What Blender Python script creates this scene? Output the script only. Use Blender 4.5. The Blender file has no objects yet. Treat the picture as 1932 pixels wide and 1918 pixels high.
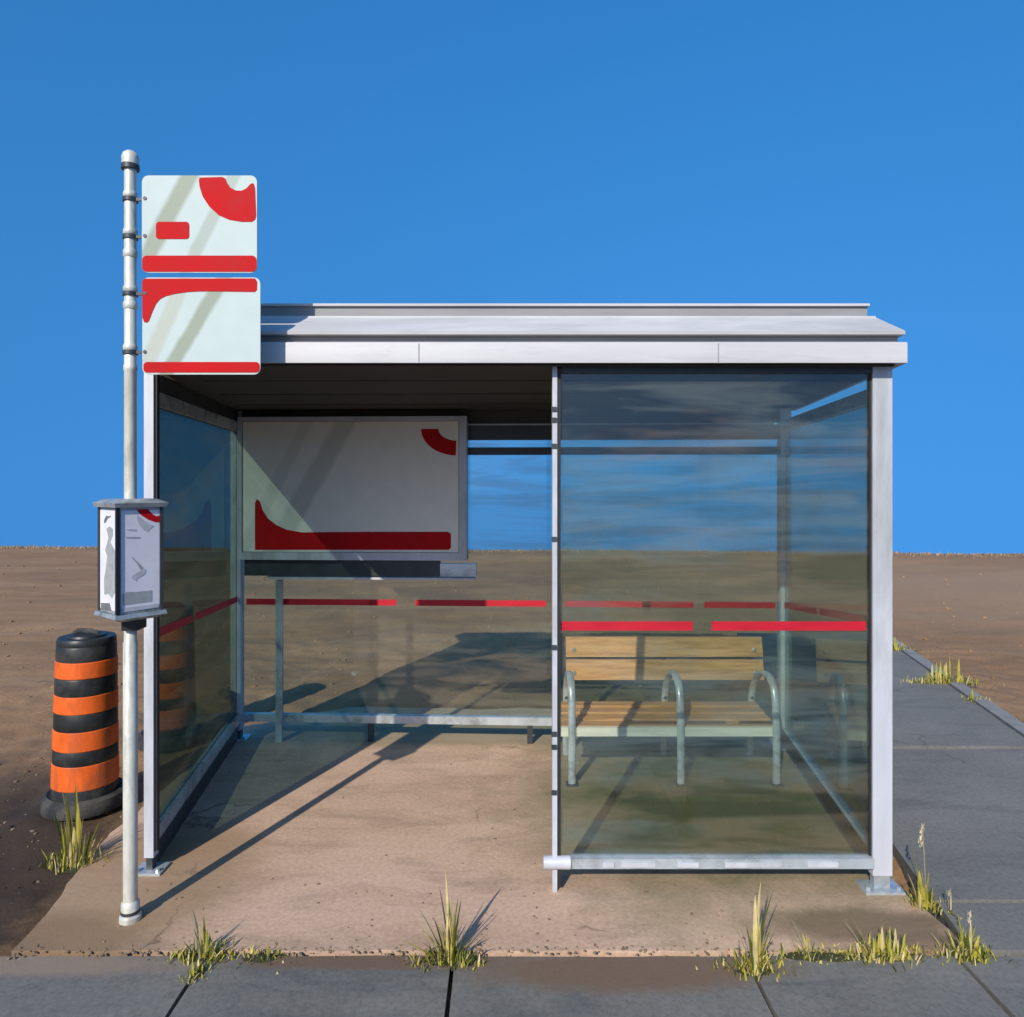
import bpy, bmesh, math, random
from mathutils import Vector, Matrix, noise
R = math.radians
random.seed(7)
S = bpy.context.scene
COL = S.collection
EYE, F, HX, HY = 1.88, 1360.0, 966.0, 915.0      # eye height, focal length and vanishing point used for the survey

def at(px, py, Y):            # survey helper: sight line meets the plane at distance Y
    return Vector(((px - HX) * Y / F, Y, EYE - (py - HY) * Y / F))
def gx(px, Y): return (px - HX) * Y / F
def gz(py, Y): return EYE - (py - HY) * Y / F

# ------------------------------------------------------------------ materials
def mat(name):
    m = bpy.data.materials.new(name); m.use_nodes = True
    nt = m.node_tree; nt.nodes.clear()
    o = nt.nodes.new('ShaderNodeOutputMaterial')
    return m, nt, o
def N(nt, t, **kw):
    n = nt.nodes.new(t)
    for k, v in kw.items():
        if k in n.inputs.keys(): n.inputs[k].default_value = v
        else: setattr(n, k, v)
    return n
def L(nt, a, b): nt.links.new(a, b)
def coords(nt, scale=(1, 1, 1), kind='Object', rot=(0, 0, 0)):
    tc = N(nt, 'ShaderNodeTexCoord'); mp = N(nt, 'ShaderNodeMapping')
    mp.inputs['Scale'].default_value = scale; mp.inputs['Rotation'].default_value = rot
    L(nt, tc.outputs[kind], mp.inputs['Vector'])
    return mp.outputs['Vector']
def noise_tex(nt, vec, scale, detail=6, rough=0.6, dist=0.0):
    n = N(nt, 'ShaderNodeTexNoise'); n.inputs['Scale'].default_value = scale
    n.inputs['Detail'].default_value = detail; n.inputs['Roughness'].default_value = rough
    n.inputs['Distortion'].default_value = dist
    L(nt, vec, n.inputs['Vector']); return n.outputs['Fac']
def ramp(nt, fac, stops):
    r = N(nt, 'ShaderNodeValToRGB'); e = r.color_ramp.elements
    while len(e) < len(stops): e.new(0.5)
    for i, (p, c) in enumerate(stops):
        e[i].position = p
        e[i].color = (c, c, c, 1) if isinstance(c, (int, float)) else (*c, 1)
    L(nt, fac, r.inputs['Fac']); return r.outputs['Color']
def mixc(nt, fac, a, b, mode='MIX'):
    m = N(nt, 'ShaderNodeMix', data_type='RGBA', blend_type=mode)
    for sock, v in ((m.inputs[0], fac), (m.inputs[6], a), (m.inputs[7], b)):
        if isinstance(v, (int, float)): sock.default_value = v
        elif isinstance(v, tuple): sock.default_value = (*v, 1)
        else: L(nt, v, sock)
    return m.outputs[2]
def bump(nt, h, strength, dist=0.01, prev=None):
    b = N(nt, 'ShaderNodeBump'); b.inputs['Strength'].default_value = strength; b.inputs['Distance'].default_value = dist
    L(nt, h, b.inputs['Height'])
    if prev: L(nt, prev, b.inputs['Normal'])
    return b.outputs['Normal']
def principled(nt, o, col, rough=0.6, metal=0.0, normal=None, spec=0.4):
    p = N(nt, 'ShaderNodeBsdfPrincipled')
    if isinstance(col, tuple): p.inputs['Base Color'].default_value = (*col, 1)
    else: L(nt, col, p.inputs['Base Color'])
    if isinstance(rough, (int, float)): p.inputs['Roughness'].default_value = rough
    else: L(nt, rough, p.inputs['Roughness'])
    p.inputs['Metallic'].default_value = metal
    p.inputs['Specular IOR Level'].default_value = spec
    if normal: L(nt, normal, p.inputs['Normal'])
    L(nt, p.outputs[0], o.inputs['Surface']); return p

def plain(name, col, rough=0.5, metal=0.0, var=0.18, scale=9, stretch=(1, 1, 1), bmp=0.05, spec=0.4, dirt=None):
    """a paint or metal with soft blotches, fine speckle and a little surface relief"""
    m, nt, o = mat(name)
    v = coords(nt, stretch)
    f = noise_tex(nt, v, scale, 6, 0.65)
    lo = tuple(c * (1 - var) for c in col); hi = tuple(min(1, c * (1 + var * 0.6)) for c in col)
    c = ramp(nt, f, [(0.3, lo), (0.7, hi)])
    if dirt:
        g = noise_tex(nt, v, scale * 0.45, 8, 0.72, 0.4)
        c = mixc(nt, ramp(nt, g, [(0.48, 0.0), (0.66, 0.85)]), c, dirt)
    fn = noise_tex(nt, v, scale * 12, 3)
    nrm = bump(nt, fn, bmp, 0.002)
    principled(nt, o, c, ramp(nt, f, [(0.2, max(0.05, rough - 0.1)), (0.8, min(1, rough + 0.12))]), metal, nrm, spec)
    return m

M = {}
M['alu'] = plain('painted_aluminium', (0.56, 0.56, 0.58), 0.42, 0.1, 0.12, 5, (1, 1, .25), dirt=(0.33, 0.33, 0.31))
M['rail'] = plain('satin_aluminium', (0.55, 0.60, 0.62), 0.3, 0.45, 0.15, 7, (1, 1, 1), dirt=(0.22, 0.24, 0.22))
M['steel'] = plain('galvanised_steel', (0.66, 0.63, 0.52), 0.42, 0.2, 0.16, 22, (1, 1, .3), dirt=(0.34, 0.33, 0.29))
M['roofwhite'] = plain('white_roof_paint', (0.52, 0.50, 0.485), 0.5, 0.0, 0.10, 2.5, (.4, 1, 3), dirt=(0.34, 0.33, 0.31))
M['roofgrey'] = plain('grey_roof_metal', (0.27, 0.27, 0.262), 0.6, 0.0, 0.2, 3, (.4, 1, 3))
M['gasket'] = plain('black_rubber_gasket', (0.02, 0.022, 0.022), 0.6, 0.0, 0.3, 20)
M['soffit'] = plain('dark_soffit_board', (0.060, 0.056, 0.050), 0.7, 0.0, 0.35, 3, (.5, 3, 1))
M['darkmetal'] = plain('dark_weathered_metal', (0.055, 0.062, 0.064), 0.45, 0.3, 0.3, 8)
M['boxmetal'] = plain('timetable_box_metal', (0.40, 0.43, 0.43), 0.4, 0.4, 0.3, 14, dirt=(0.1, 0.11, 0.11))
M['blackbox'] = plain('black_corner_profile', (0.012, 0.014, 0.017), 0.45, 0.1, 0.3, 20)
M['red'] = plain('red_vinyl', (0.50, 0.006, 0.008), 0.6, 0.0, 0.14, 6, spec=0.12)
M['band'] = plain('red_glass_tape', (0.48, 0.006, 0.020), 0.55, 0.0, 0.15, 5, (1, 1, 4))
M['greyink'] = plain('grey_print', (0.33, 0.34, 0.33), 0.6, 0.0, 0.2, 30)
M['darkink'] = plain('dark_grey_print', (0.15, 0.155, 0.15), 0.6, 0.0, 0.2, 30)
M['paleink'] = plain('pale_grey_print', (0.47, 0.47, 0.48), 0.6, 0.0, 0.15, 30)
M['paper'] = plain('timetable_paper', (0.70, 0.67, 0.69), 0.55, 0.0, 0.08, 12)
M['orange'] = plain('orange_reflective_sheeting', (0.78, 0.125, 0.014), 0.45, 0.0, 0.25, 11, (1, 1, .45), dirt=(0.30, 0.085, 0.03))
M['drum'] = plain('black_drum_plastic', (0.020, 0.021, 0.019), 0.42, 0.0, 0.4, 6, dirt=(0.07, 0.065, 0.055))
M['rubber'] = plain('dusty_black_rubber', (0.03, 0.03, 0.029), 0.75, 0.0, 0.4, 9, dirt=(0.11, 0.095, 0.08))
M['bolt'] = plain('bright_bolt_head', (0.7, 0.7, 0.68), 0.25, 0.7, 0.1, 30)
M['benchmetal'] = plain('grey_bench_tube', (0.62, 0.63, 0.66), 0.34, 0.3, 0.12, 14, dirt=(0.25, 0.25, 0.26))
M['paleslat'] = plain('pale_weathered_slat_front', (0.82, 0.74, 0.62), 0.6, 0.0, 0.2, 8, (.2, 1, 3))
M['stone'] = plain('pebble_stone', (0.22, 0.15, 0.095), 0.85, 0.0, 0.45, 6)

def wood(name, a, b, c):
    m, nt, o = mat(name)
    v = coords(nt, (1.2, 14, 14))
    f = noise_tex(nt, v, 3.2, 8, 0.65, 0.6)
    col = ramp(nt, f, [(0.25, a), (0.5, b), (0.78, c)])
    v2 = coords(nt, (1.2, 1.0, 6))
    g = noise_tex(nt, v2, 2.3, 4)
    col = mixc(nt, ramp(nt, g, [(0.42, 0.0), (0.7, 0.55)]), col, (0.52, 0.27, 0.10))
    principled(nt, o, col, 0.5, 0, bump(nt, f, 0.35, 0.004)); return m
M['wood'] = wood('weathered_bench_wood', (0.30, 0.12, 0.045), (0.64, 0.31, 0.12), (0.80, 0.46, 0.21))

def signface(name, base, streaks):
    """white sign face with oblique olive glare painted into its colour as streaks (x to the right, z up, metres)"""
    m, nt, o = mat(name)
    tc = N(nt, 'ShaderNodeTexCoord'); sx = N(nt, 'ShaderNodeSeparateXYZ'); L(nt, tc.outputs['Object'], sx.inputs[0])
    nz = noise_tex(nt, coords(nt, (1, 1, 1)), 8, 5)
    col = mixc(nt, ramp(nt, nz, [(0.3, 0.0), (0.75, 0.6)]), base, tuple(c * 0.88 for c in base))
    def math_(op, a, b):
        n = N(nt, 'ShaderNodeMath', operation=op)
        for s, v in ((n.inputs[0], a), (n.inputs[1], b)):
            if isinstance(v, (int, float)): s.default_value = v
            else: L(nt, v, s)
        return n.outputs[0]
    for (x0, z0, slope, w, strength, colr) in streaks:
        # distance from the line x = x0 + (z - z0) * slope
        d = math_('SUBTRACT', math_('SUBTRACT', sx.outputs[0], x0), math_('MULTIPLY', math_('SUBTRACT', sx.outputs[2], z0), slope))
        d = math_('ADD', d, math_('MULTIPLY', math_('SUBTRACT', nz, 0.5), w * 0.35))
        d = math_('DIVIDE', math_('ABSOLUTE', d, 0), w)
        k = ramp(nt, d, [(0.35, strength), (0.62, 0.0)])
        col = mixc(nt, k, col, colr)
    fn = noise_tex(nt, coords(nt), 120, 3)
    principled(nt, o, col, 0.5, 0, bump(nt, fn, 0.03, 0.001), 0.2); return m

def glass(name, tint, dust_col, dust_lo, dust_hi, seed, refl=0.8):
    m, nt, o = mat(name)
    tc = N(nt, 'ShaderNodeTexCoord'); mp = N(nt, 'ShaderNodeMapping')
    mp.inputs['Scale'].default_value = (0.75, 0.75, 5.2); mp.inputs['Location'].default_value = (seed, seed * 2, seed * 3)
    L(nt, tc.outputs['Object'], mp.inputs['Vector'])
    f = noise_tex(nt, mp.outputs[0], 1.7, 6, 0.6, 0.5)
    d = ramp(nt, f, [(0.44, dust_lo), (0.53, dust_lo + (dust_hi - dust_lo) * .55), (0.60, dust_hi)])
    sp_ = noise_tex(nt, coords(nt, (1, 1, .6)), 60, 4, .7)
    d = mixc(nt, ramp(nt, sp_, [(0.60, 0.0), (0.74, 0.5)]), d, (dust_hi * 1.6,) * 3)
    mp2 = N(nt, 'ShaderNodeMapping'); mp2.inputs['Scale'].default_value = (0.5, 0.5, 2.2); mp2.inputs['Location'].default_value = (seed * 5, 0, seed)
    L(nt, tc.outputs['Object'], mp2.inputs['Vector'])
    dust = mixc(nt, ramp(nt, noise_tex(nt, mp2.outputs[0], 1.6, 4), [(0.46, 0.0), (0.56, 1.0)]), dust_col, (0.52, 0.38, 0.25))
    tr = N(nt, 'ShaderNodeBsdfTransparent'); tr.inputs[0].default_value = (*tint, 1)
    df = N(nt, 'ShaderNodeBsdfDiffuse'); L(nt, dust, df.inputs[0])
    tl = N(nt, 'ShaderNodeBsdfTranslucent'); L(nt, dust, tl.inputs[0])
    du = N(nt, 'ShaderNodeMixShader'); du.inputs[0].default_value = 0.45
    L(nt, df.outputs[0], du.inputs[1]); L(nt, tl.outputs[0], du.inputs[2])
    a = N(nt, 'ShaderNodeMixShader'); L(nt, d, a.inputs[0]); L(nt, tr.outputs[0], a.inputs[1]); L(nt, du.outputs[0], a.inputs[2])
    gl = N(nt, 'ShaderNodeBsdfGlossy'); gl.inputs['Roughness'].default_value = 0.03
    lw = N(nt, 'ShaderNodeLayerWeight'); lw.inputs['Blend'].default_value = 0.5
    pw = N(nt, 'ShaderNodeMath', operation='POWER'); L(nt, lw.outputs['Facing'], pw.inputs[0]); pw.inputs[1].default_value = 4.0
    ml = N(nt, 'ShaderNodeMath', operation='MULTIPLY_ADD'); L(nt, pw.outputs[0], ml.inputs[0]); ml.inputs[1].default_value = refl; ml.inputs[2].default_value = 0.045
    b = N(nt, 'ShaderNodeMixShader'); L(nt, ml.outputs[0], b.inputs[0]); L(nt, a.outputs[0], b.inputs[1]); L(nt, gl.outputs[0], b.inputs[2])
    L(nt, b.outputs[0], o.inputs['Surface']); return m
TINT = (0.86, 0.925, 0.90)
M['glass_front'] = glass('dusty_tinted_glass_front', (0.80, 0.87, 0.83), (0.40, 0.45, 0.42), 0.03, 0.16, 1.3)
M['glass_rear'] = glass('dusty_tinted_glass_rear', TINT, (0.34, 0.33, 0.25), 0.01, 0.17, 4.1)
M['glass_side'] = glass('dusty_tinted_glass_side', (0.70, 0.80, 0.76), (0.28, 0.33, 0.28), 0.02, 0.16, 7.7)
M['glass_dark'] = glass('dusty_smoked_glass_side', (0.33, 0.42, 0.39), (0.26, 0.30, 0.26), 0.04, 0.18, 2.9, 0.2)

def ground_mat(name, stops, dirt, scale, stretch, bmp, patch=None, fine=45, crack=0):
    m, nt, o = mat(name)
    v = coords(nt, stretch)
    f = noise_tex(nt, v, scale, 9, 0.68, 0.3)
    col = ramp(nt, f, stops)
    g = noise_tex(nt, coords(nt, (0.5, 1.6, 1)), scale * 1.9, 8, 0.7, 0.6)
    col = mixc(nt, ramp(nt, g, [(0.50, 0.0), (0.72, 0.8)]), col, dirt)
    v3 = coords(nt)
    h = noise_tex(nt, v3, fine, 6, 0.75)
    col = mixc(nt, 0.55, col, ramp(nt, h, [(0.28, 0.25), (0.5, 0.5), (0.75, 0.72)]), 'OVERLAY')
    if patch: col = patch(nt, col)
    sp_ = noise_tex(nt, v3, fine * 5, 3, 0.7)           # grit: single dark and pale grains
    col = mixc(nt, ramp(nt, sp_, [(0.30, 0.55), (0.38, 0.0)]), col, tuple(c * 0.45 for c in dirt))
    col = mixc(nt, ramp(nt, sp_, [(0.64, 0.0), (0.72, 0.5)]), col, tuple(min(1, c * 2.2) for c in dirt))
    if crack:
        wv = N(nt, 'ShaderNodeVectorMath', operation='ADD'); L(nt, v3, wv.inputs[0])
        nn = N(nt, 'ShaderNodeTexNoise'); nn.inputs['Scale'].default_value = 3.0; nn.inputs['Detail'].default_value = 6; L(nt, v3, nn.inputs['Vector'])
        sc = N(nt, 'ShaderNodeVectorMath', operation='SCALE'); L(nt, nn.outputs['Color'], sc.inputs[0]); sc.inputs['Scale'].default_value = 0.5; L(nt, sc.outputs[0], wv.inputs[1])
        vo = N(nt, 'ShaderNodeTexVoronoi', feature='DISTANCE_TO_EDGE'); vo.inputs['Scale'].default_value = crack; L(nt, wv.outputs[0], vo.inputs['Vector'])
        ck = ramp(nt, vo.outputs['Distance'], [(0.0, 1.0), (0.006, 0.0)])
        gate = ramp(nt, noise_tex(nt, v3, 0.9, 2), [(0.56, 0.0), (0.62, 0.7)])
        mm = N(nt, 'ShaderNodeMath', operation='MULTIPLY'); L(nt, ck, mm.inputs[0]); L(nt, gate, mm.inputs[1])
        col = mixc(nt, mm.outputs[0], col, tuple(c * 0.3 for c in dirt))
    b1 = bump(nt, f, bmp * 0.6, 0.03)
    principled(nt, o, col, 0.88, 0, bump(nt, h, bmp, 0.012, b1), 0.25); return m

def spot(nt, col, cx, cy, rx, ry, tint, strength, soft=0.35, nscale=2.4):
    """one stain or patch of painted shade: a noisy ellipse on the ground"""
    tc = N(nt, 'ShaderNodeTexCoord'); mp = N(nt, 'ShaderNodeMapping')
    mp.inputs['Location'].default_value = (-cx / rx, -cy / ry, 0); mp.inputs['Scale'].default_value = (1 / rx, 1 / ry, 0)
    L(nt, tc.outputs['Object'], mp.inputs['Vector'])
    ln = N(nt, 'ShaderNodeVectorMath', operation='LENGTH'); L(nt, mp.outputs[0], ln.inputs[0])
    nz = noise_tex(nt, coords(nt), nscale, 8, 0.7, 0.5)
    ad = N(nt, 'ShaderNodeMath', operation='MULTIPLY_ADD'); L(nt, nz, ad.inputs[0]); ad.inputs[1].default_value = 1.1
    L(nt, ln.outputs['Value'], ad.inputs[2])
    k = ramp(nt, N_div(nt, ad.outputs[0]), [(0.5 - soft * 0.25, strength), (0.5 + soft * 0.25, 0.0)])
    return mixc(nt, k, col, tint)
def N_div(nt, s):
    n = N(nt, 'ShaderNodeMath', operation='MULTIPLY'); L(nt, s, n.inputs[0]); n.inputs[1].default_value = 0.33
    return n.outputs[0]

def pad_patch(nt, col):
    col = spot(nt, col, -2.0, 2.9, 0.55, 0.28, (0.13, 0.085, 0.055), 0.85)
    col = spot(nt, col, -1.75, 3.4, 0.5, 0.6, (0.30, 0.19, 0.10), 0.7)
    col = spot(nt, col, 1.5, 3.08, 0.42, 0.14, (0.14, 0.09, 0.055), 0.8)
    col = spot(nt, col, 1.72, 2.92, 0.3, 0.1, (0.16, 0.10, 0.06), 0.7)
    col = spot(nt, col, 1.15, 4.35, 1.0, 1.12, (0.095, 0.105, 0.035), 0.95, 0.6)     # shade on the bench bay floor, painted in as dark green
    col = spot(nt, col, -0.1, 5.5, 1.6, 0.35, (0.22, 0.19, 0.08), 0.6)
    return col
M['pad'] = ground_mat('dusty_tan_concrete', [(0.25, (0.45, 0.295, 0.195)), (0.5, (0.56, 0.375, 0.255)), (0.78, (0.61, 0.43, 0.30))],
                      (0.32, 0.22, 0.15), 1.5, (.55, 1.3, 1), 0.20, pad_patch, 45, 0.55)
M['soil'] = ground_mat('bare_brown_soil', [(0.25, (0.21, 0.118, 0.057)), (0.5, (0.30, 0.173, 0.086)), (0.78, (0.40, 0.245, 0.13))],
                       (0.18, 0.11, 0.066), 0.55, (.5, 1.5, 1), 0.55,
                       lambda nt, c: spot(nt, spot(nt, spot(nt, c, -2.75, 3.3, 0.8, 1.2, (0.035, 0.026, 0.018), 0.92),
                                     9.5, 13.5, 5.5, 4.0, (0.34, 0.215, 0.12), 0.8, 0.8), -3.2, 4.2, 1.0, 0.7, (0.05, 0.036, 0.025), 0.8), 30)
M['walk'] = ground_mat('grey_pavement_concrete', [(0.25, (0.125, 0.118, 0.104)), (0.5, (0.165, 0.157, 0.138)), (0.78, (0.21, 0.198, 0.175))],
                       (0.085, 0.088, 0.088), 1.6, (1, 1, 1), 0.22,
                       lambda nt, c: spot(nt, spot(nt, spot(nt, c, -2.0, 2.84, 0.75, 0.07, (0.27, 0.20, 0.14), 0.8, nscale=5), -0.55, 2.86, 0.55, 0.06, (0.16, 0.10, 0.065), 0.9, nscale=5),
                                          0.45, 2.80, 0.6, 0.12, (0.17, 0.11, 0.07), 0.9, nscale=4))
M['path'] = ground_mat('grey_path_concrete', [(0.25, (0.150, 0.142, 0.126)), (0.5, (0.185, 0.175, 0.156)), (0.78, (0.225, 0.213, 0.19))],
                       (0.11, 0.108, 0.10), 1.1, (1, 1, 1), 0.22, None, 45, 0.5)
M['road'] = ground_mat('worn_asphalt', [(0.25, (0.045, 0.045, 0.046)), (0.5, (0.058, 0.058, 0.058)), (0.78, (0.075, 0.073, 0.07))],
                       (0.04, 0.04, 0.04), 1.5, (1, 1, 1), 0.4)
M['edging'] = plain('pale_concrete_edging', (0.24, 0.23, 0.21), 0.85, 0, 0.2, 6)

def leaf(name, col):
    m, nt, o = mat(name)
    f = noise_tex(nt, coords(nt), 14, 4)
    c = ramp(nt, f, [(0.3, tuple(x * 0.65 for x in col)), (0.7, tuple(min(1, x * 1.25) for x in col))])
    p = N(nt, 'ShaderNodeBsdfPrincipled'); L(nt, c, p.inputs['Base Color']); p.inputs['Roughness'].default_value = 0.55
    t = N(nt, 'ShaderNodeBsdfTranslucent'); L(nt, c, t.inputs[0])
    x = N(nt, 'ShaderNodeMixShader'); x.inputs[0].default_value = 0.3
    L(nt, p.outputs[0], x.inputs[1]); L(nt, t.outputs[0], x.inputs[2]); L(nt, x.outputs[0], o.inputs[0]); return m
M['straw'] = leaf('straw_blade', (0.74, 0.60, 0.26))
M['lime'] = leaf('yellow_green_blade', (0.52, 0.45, 0.06))
M['green'] = leaf('olive_blade', (0.14, 0.16, 0.035))
M['seed'] = leaf('pale_seed_head', (0.72, 0.62, 0.40))

# ------------------------------------------------------------------ mesh helpers
def box(bm, a, b):
    vs = [bm.verts.new((x, y, z)) for x in (a[0], b[0]) for y in (a[1], b[1]) for z in (a[2], b[2])]
    for f in ((0, 1, 3, 2), (4, 6, 7, 5), (0, 4, 5, 1), (2, 3, 7, 6), (0, 2, 6, 4), (1, 5, 7, 3)):
        bm.faces.new([vs[i] for i in f])
    return vs
def bar(bm, p, q, z0, z1, t, off=0.0, z0b=None, z1b=None):
    """upright plank between plan points p and q; off moves it to the left of p->q"""
    p, q = Vector((p[0], p[1])), Vector((q[0], q[1]))
    d = (q - p).normalized(); n = Vector((-d.y, d.x))
    z0b = z0 if z0b is None else z0b; z1b = z1 if z1b is None else z1b
    c = []
    for pt, lo, hi in ((p, z0, z1), (q, z0b, z1b)):
        for s in (off - t / 2, off + t / 2):
            for z in (lo, hi): c.append(bm.verts.new((pt.x + n.x * s, pt.y + n.y * s, z)))
    for f in ((0, 1, 3, 2), (4, 6, 7, 5), (0, 4, 5, 1), (2, 3, 7, 6), (0, 2, 6, 4), (1, 5, 7, 3)):
        bm.faces.new([c[i] for i in f])
def prism(bm, poly, axis, a, b):
    """polygon (u,v) extruded along an axis: 'y' -> (u,*,v), 'z' -> (u,v,*), 'x' -> (*,u,v)"""
    def P(u, v, w): return {'y': (u, w, v), 'z': (u, v, w), 'x': (w, u, v)}[axis]
    A = [bm.verts.new(P(u, v, a)) for u, v in poly]; B = [bm.verts.new(P(u, v, b)) for u, v in poly]
    n = len(poly)
    bm.faces.new(A); bm.faces.new(B[::-1])
    for i in range(n): bm.faces.new((A[i], B[i], B[(i + 1) % n], A[(i + 1) % n]))
def rrect(x0, z0, x1, z1, r, n=6):
    pts = []
    for cx, cz, a0 in ((x1 - r, z1 - r, 0), (x0 + r, z1 - r, 90), (x0 + r, z0 + r, 180), (x1 - r, z0 + r, 270)):
        for i in range(n + 1):
            a = R(a0 + 90 * i / n); pts.append((cx + r * math.cos(a), cz + r * math.sin(a)))
    return pts
def tube(bm, pts, r, seg=14, flat=None, cap=True):
    """round (or flattened: flat=(rx, ry)) tube along points"""
    pts = [Vector(p) for p in pts]; rings = []
    up0 = None
    for i, p in enumerate(pts):
        t = (pts[min(i + 1, len(pts) - 1)] - pts[max(i - 1, 0)]).normalized()
        if up0 is None: up0 = Vector((1, 0, 0)) if abs(t.x) < 0.8 else Vector((0, 0, 1))
        u = (up0 - t * up0.dot(t)).normalized(); w = t.cross(u); up0 = u
        rr = r[i] if isinstance(r, (list, tuple)) else r
        ra, rb = (rr, rr) if not flat else flat
        rings.append([bm.verts.new(p + u * ra * math.cos(2 * math.pi * k / seg) + w * rb * math.sin(2 * math.pi * k / seg)) for k in range(seg)])
    for a, b in zip(rings, rings[1:]):
        for k in range(seg): bm.faces.new((a[k], a[(k + 1) % seg], b[(k + 1) % seg], b[k]))
    if cap: bm.faces.new(rings[0][::-1]); bm.faces.new(rings[-1])
def lathe(bm, prof, cx, cy, seg=40):
    rings = []
    for r, z in prof:
        rings.append([bm.verts.new((cx + r * math.cos(2 * math.pi * k / seg), cy + r * math.sin(2 * math.pi * k / seg), z)) for k in range(seg)])
    for a, b in zip(rings, rings[1:]):
        for k in range(seg): bm.faces.new((a[k], a[(k + 1) % seg], b[(k + 1) % seg], b[k]))
    bm.faces.new(rings[0][::-1]); bm.faces.new(rings[-1])
def obj(name, bm, mats, parent=None, bevel=0.0, smooth=True, angle=35):
    if bevel:
        es = [e for e in bm.edges if len(e.link_faces) == 2 and e.calc_face_angle(0) > R(30)]
        bmesh.ops.bevel(bm, geom=es, offset=bevel, segments=2, profile=0.6, affect='EDGES', clamp_overlap=True)
    bmesh.ops.recalc_face_normals(bm, faces=bm.faces)
    off = Vector((0, 0, 0)); p = parent
    while p is not None: off += p.location; p = p.parent
    if off.length: bmesh.ops.translate(bm, verts=bm.verts, vec=-off)
    me = bpy.data.meshes.new(name); bm.to_mesh(me); bm.free()
    for m in (mats if isinstance(mats, (list, tuple)) else [mats]): me.materials.append(m)
    if smooth:
        for f in me.polygons: f.use_smooth = True
        me.set_sharp_from_angle(angle=R(angle))
    o = bpy.data.objects.new(name, me); COL.objects.link(o); o.parent = parent
    return o
def thing(name, label, cat, loc, group=None):
    o = bpy.data.objects.new(name, None); COL.objects.link(o)
    o.location = loc; o.empty_display_size = 0.2; o['label'] = label; o['category'] = cat
    if group: o['group'] = group
    return o
def struct(name, bm, m, **kw):
    o = obj(name, bm, m, **kw); o['kind'] = 'structure'; return o
def nb(): return bmesh.new()

# ------------------------------------------------------------------ ground
PAD = [(-2.02, 2.90), (1.835, 2.90), (1.81, 3.4), (2.02, 5.45), (1.6, 6.0), (-1.4, 6.1), (-2.12, 5.6), (-2.16, 4.2)]
def wobble(poly, step, amp, seed, keep=()):
    out = []
    for i, p in enumerate(poly):
        q = poly[(i + 1) % len(poly)]; d = Vector(q) - Vector(p); n = max(1, int(d.length / step)); nn = Vector((-d.y, d.x)).normalized()
        for k in range(n):
            c = Vector(p) + d * k / n
            if i not in keep: c += nn * amp * noise.noise((c.x * 3.1, c.y * 3.1, seed)) + nn * amp * .4 * noise.noise((c.x * 13, c.y * 13, seed))
            out.append((c.x, c.y))
    return out
edge = wobble(PAD, 0.05, 0.05, 3.3, keep=(0,))
edge = [(x, y + (0.012 * noise.noise((x * 5, 0, 4)) + 0.008 * noise.noise((x * 21, 0, 9)) + .012 if y < 2.901 else 0)) for x, y in edge]    # broken front edge
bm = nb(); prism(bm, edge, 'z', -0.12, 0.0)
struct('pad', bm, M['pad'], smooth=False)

def pathx(side, Y):        # the path runs away and a little to the right
    return (1.86 + 0.16 * (Y - 2.9)) if side == 0 else (3.30 + 0.21 * (Y - 2.9))
def field_z(x, y):
    c = 20.6 - 0.075 * x + 0.25 * noise.noise((x * 0.12, 0, 0))
    z = -0.035 + 0.03 * noise.noise((x * 0.35, y * 0.35, 1)) + 0.026 * noise.noise((x * 1.7, y * 1.7, 5)) * min(1, max(0, (y - 2.6)))
    if y < 12: z += 0.018 * noise.noise((x * 6, y * 6, 2)) + 0.010 * noise.noise((x * 17, y * 17, 8))
    z += 0.05 * math.exp(-((y - c + 0.5) / 0.7) ** 2)
    if y > c: z -= min(0.03 * (y - c) ** 2, 0.35 * (y - c))
    # never above slab level close to slabs, a bank of soil along the slab edges
    inpad = -2.05 < x < 2.0 and y < 6.0
    if inpad: z = min(z, -0.02) - 0.03
    if pathx(0, y) - 0.15 < x < pathx(1, y) + 0.1 and y < 9.6: z = min(z, -0.012) - 0.03
    if y < 2.95: z = -0.06
    if y < 1.7: z = -0.40
    return z
def axis(a, b, step, lo, hi, g=1.14):
    xs = [a]
    while xs[-1] < b: xs.append(xs[-1] + step)
    s = step; r = [xs[-1]]
    while r[-1] < hi: s *= g; r.append(r[-1] + s)
    s = step; l = [a]
    while l[-1] > lo: s *= g; l.append(l[-1] - s)
    return l[:0:-1] + xs + r[1:]
xs = axis(-4.2, 5.2, 0.045, -300, 300, 1.13); ys = axis(2.8, 8.5, 0.045, -300, 400, 1.09)
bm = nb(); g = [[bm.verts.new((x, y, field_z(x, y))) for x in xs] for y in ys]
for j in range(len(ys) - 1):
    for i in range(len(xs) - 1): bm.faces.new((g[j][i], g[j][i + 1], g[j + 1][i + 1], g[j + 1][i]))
struct('field', bm, M['soil'], angle=180)

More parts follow.
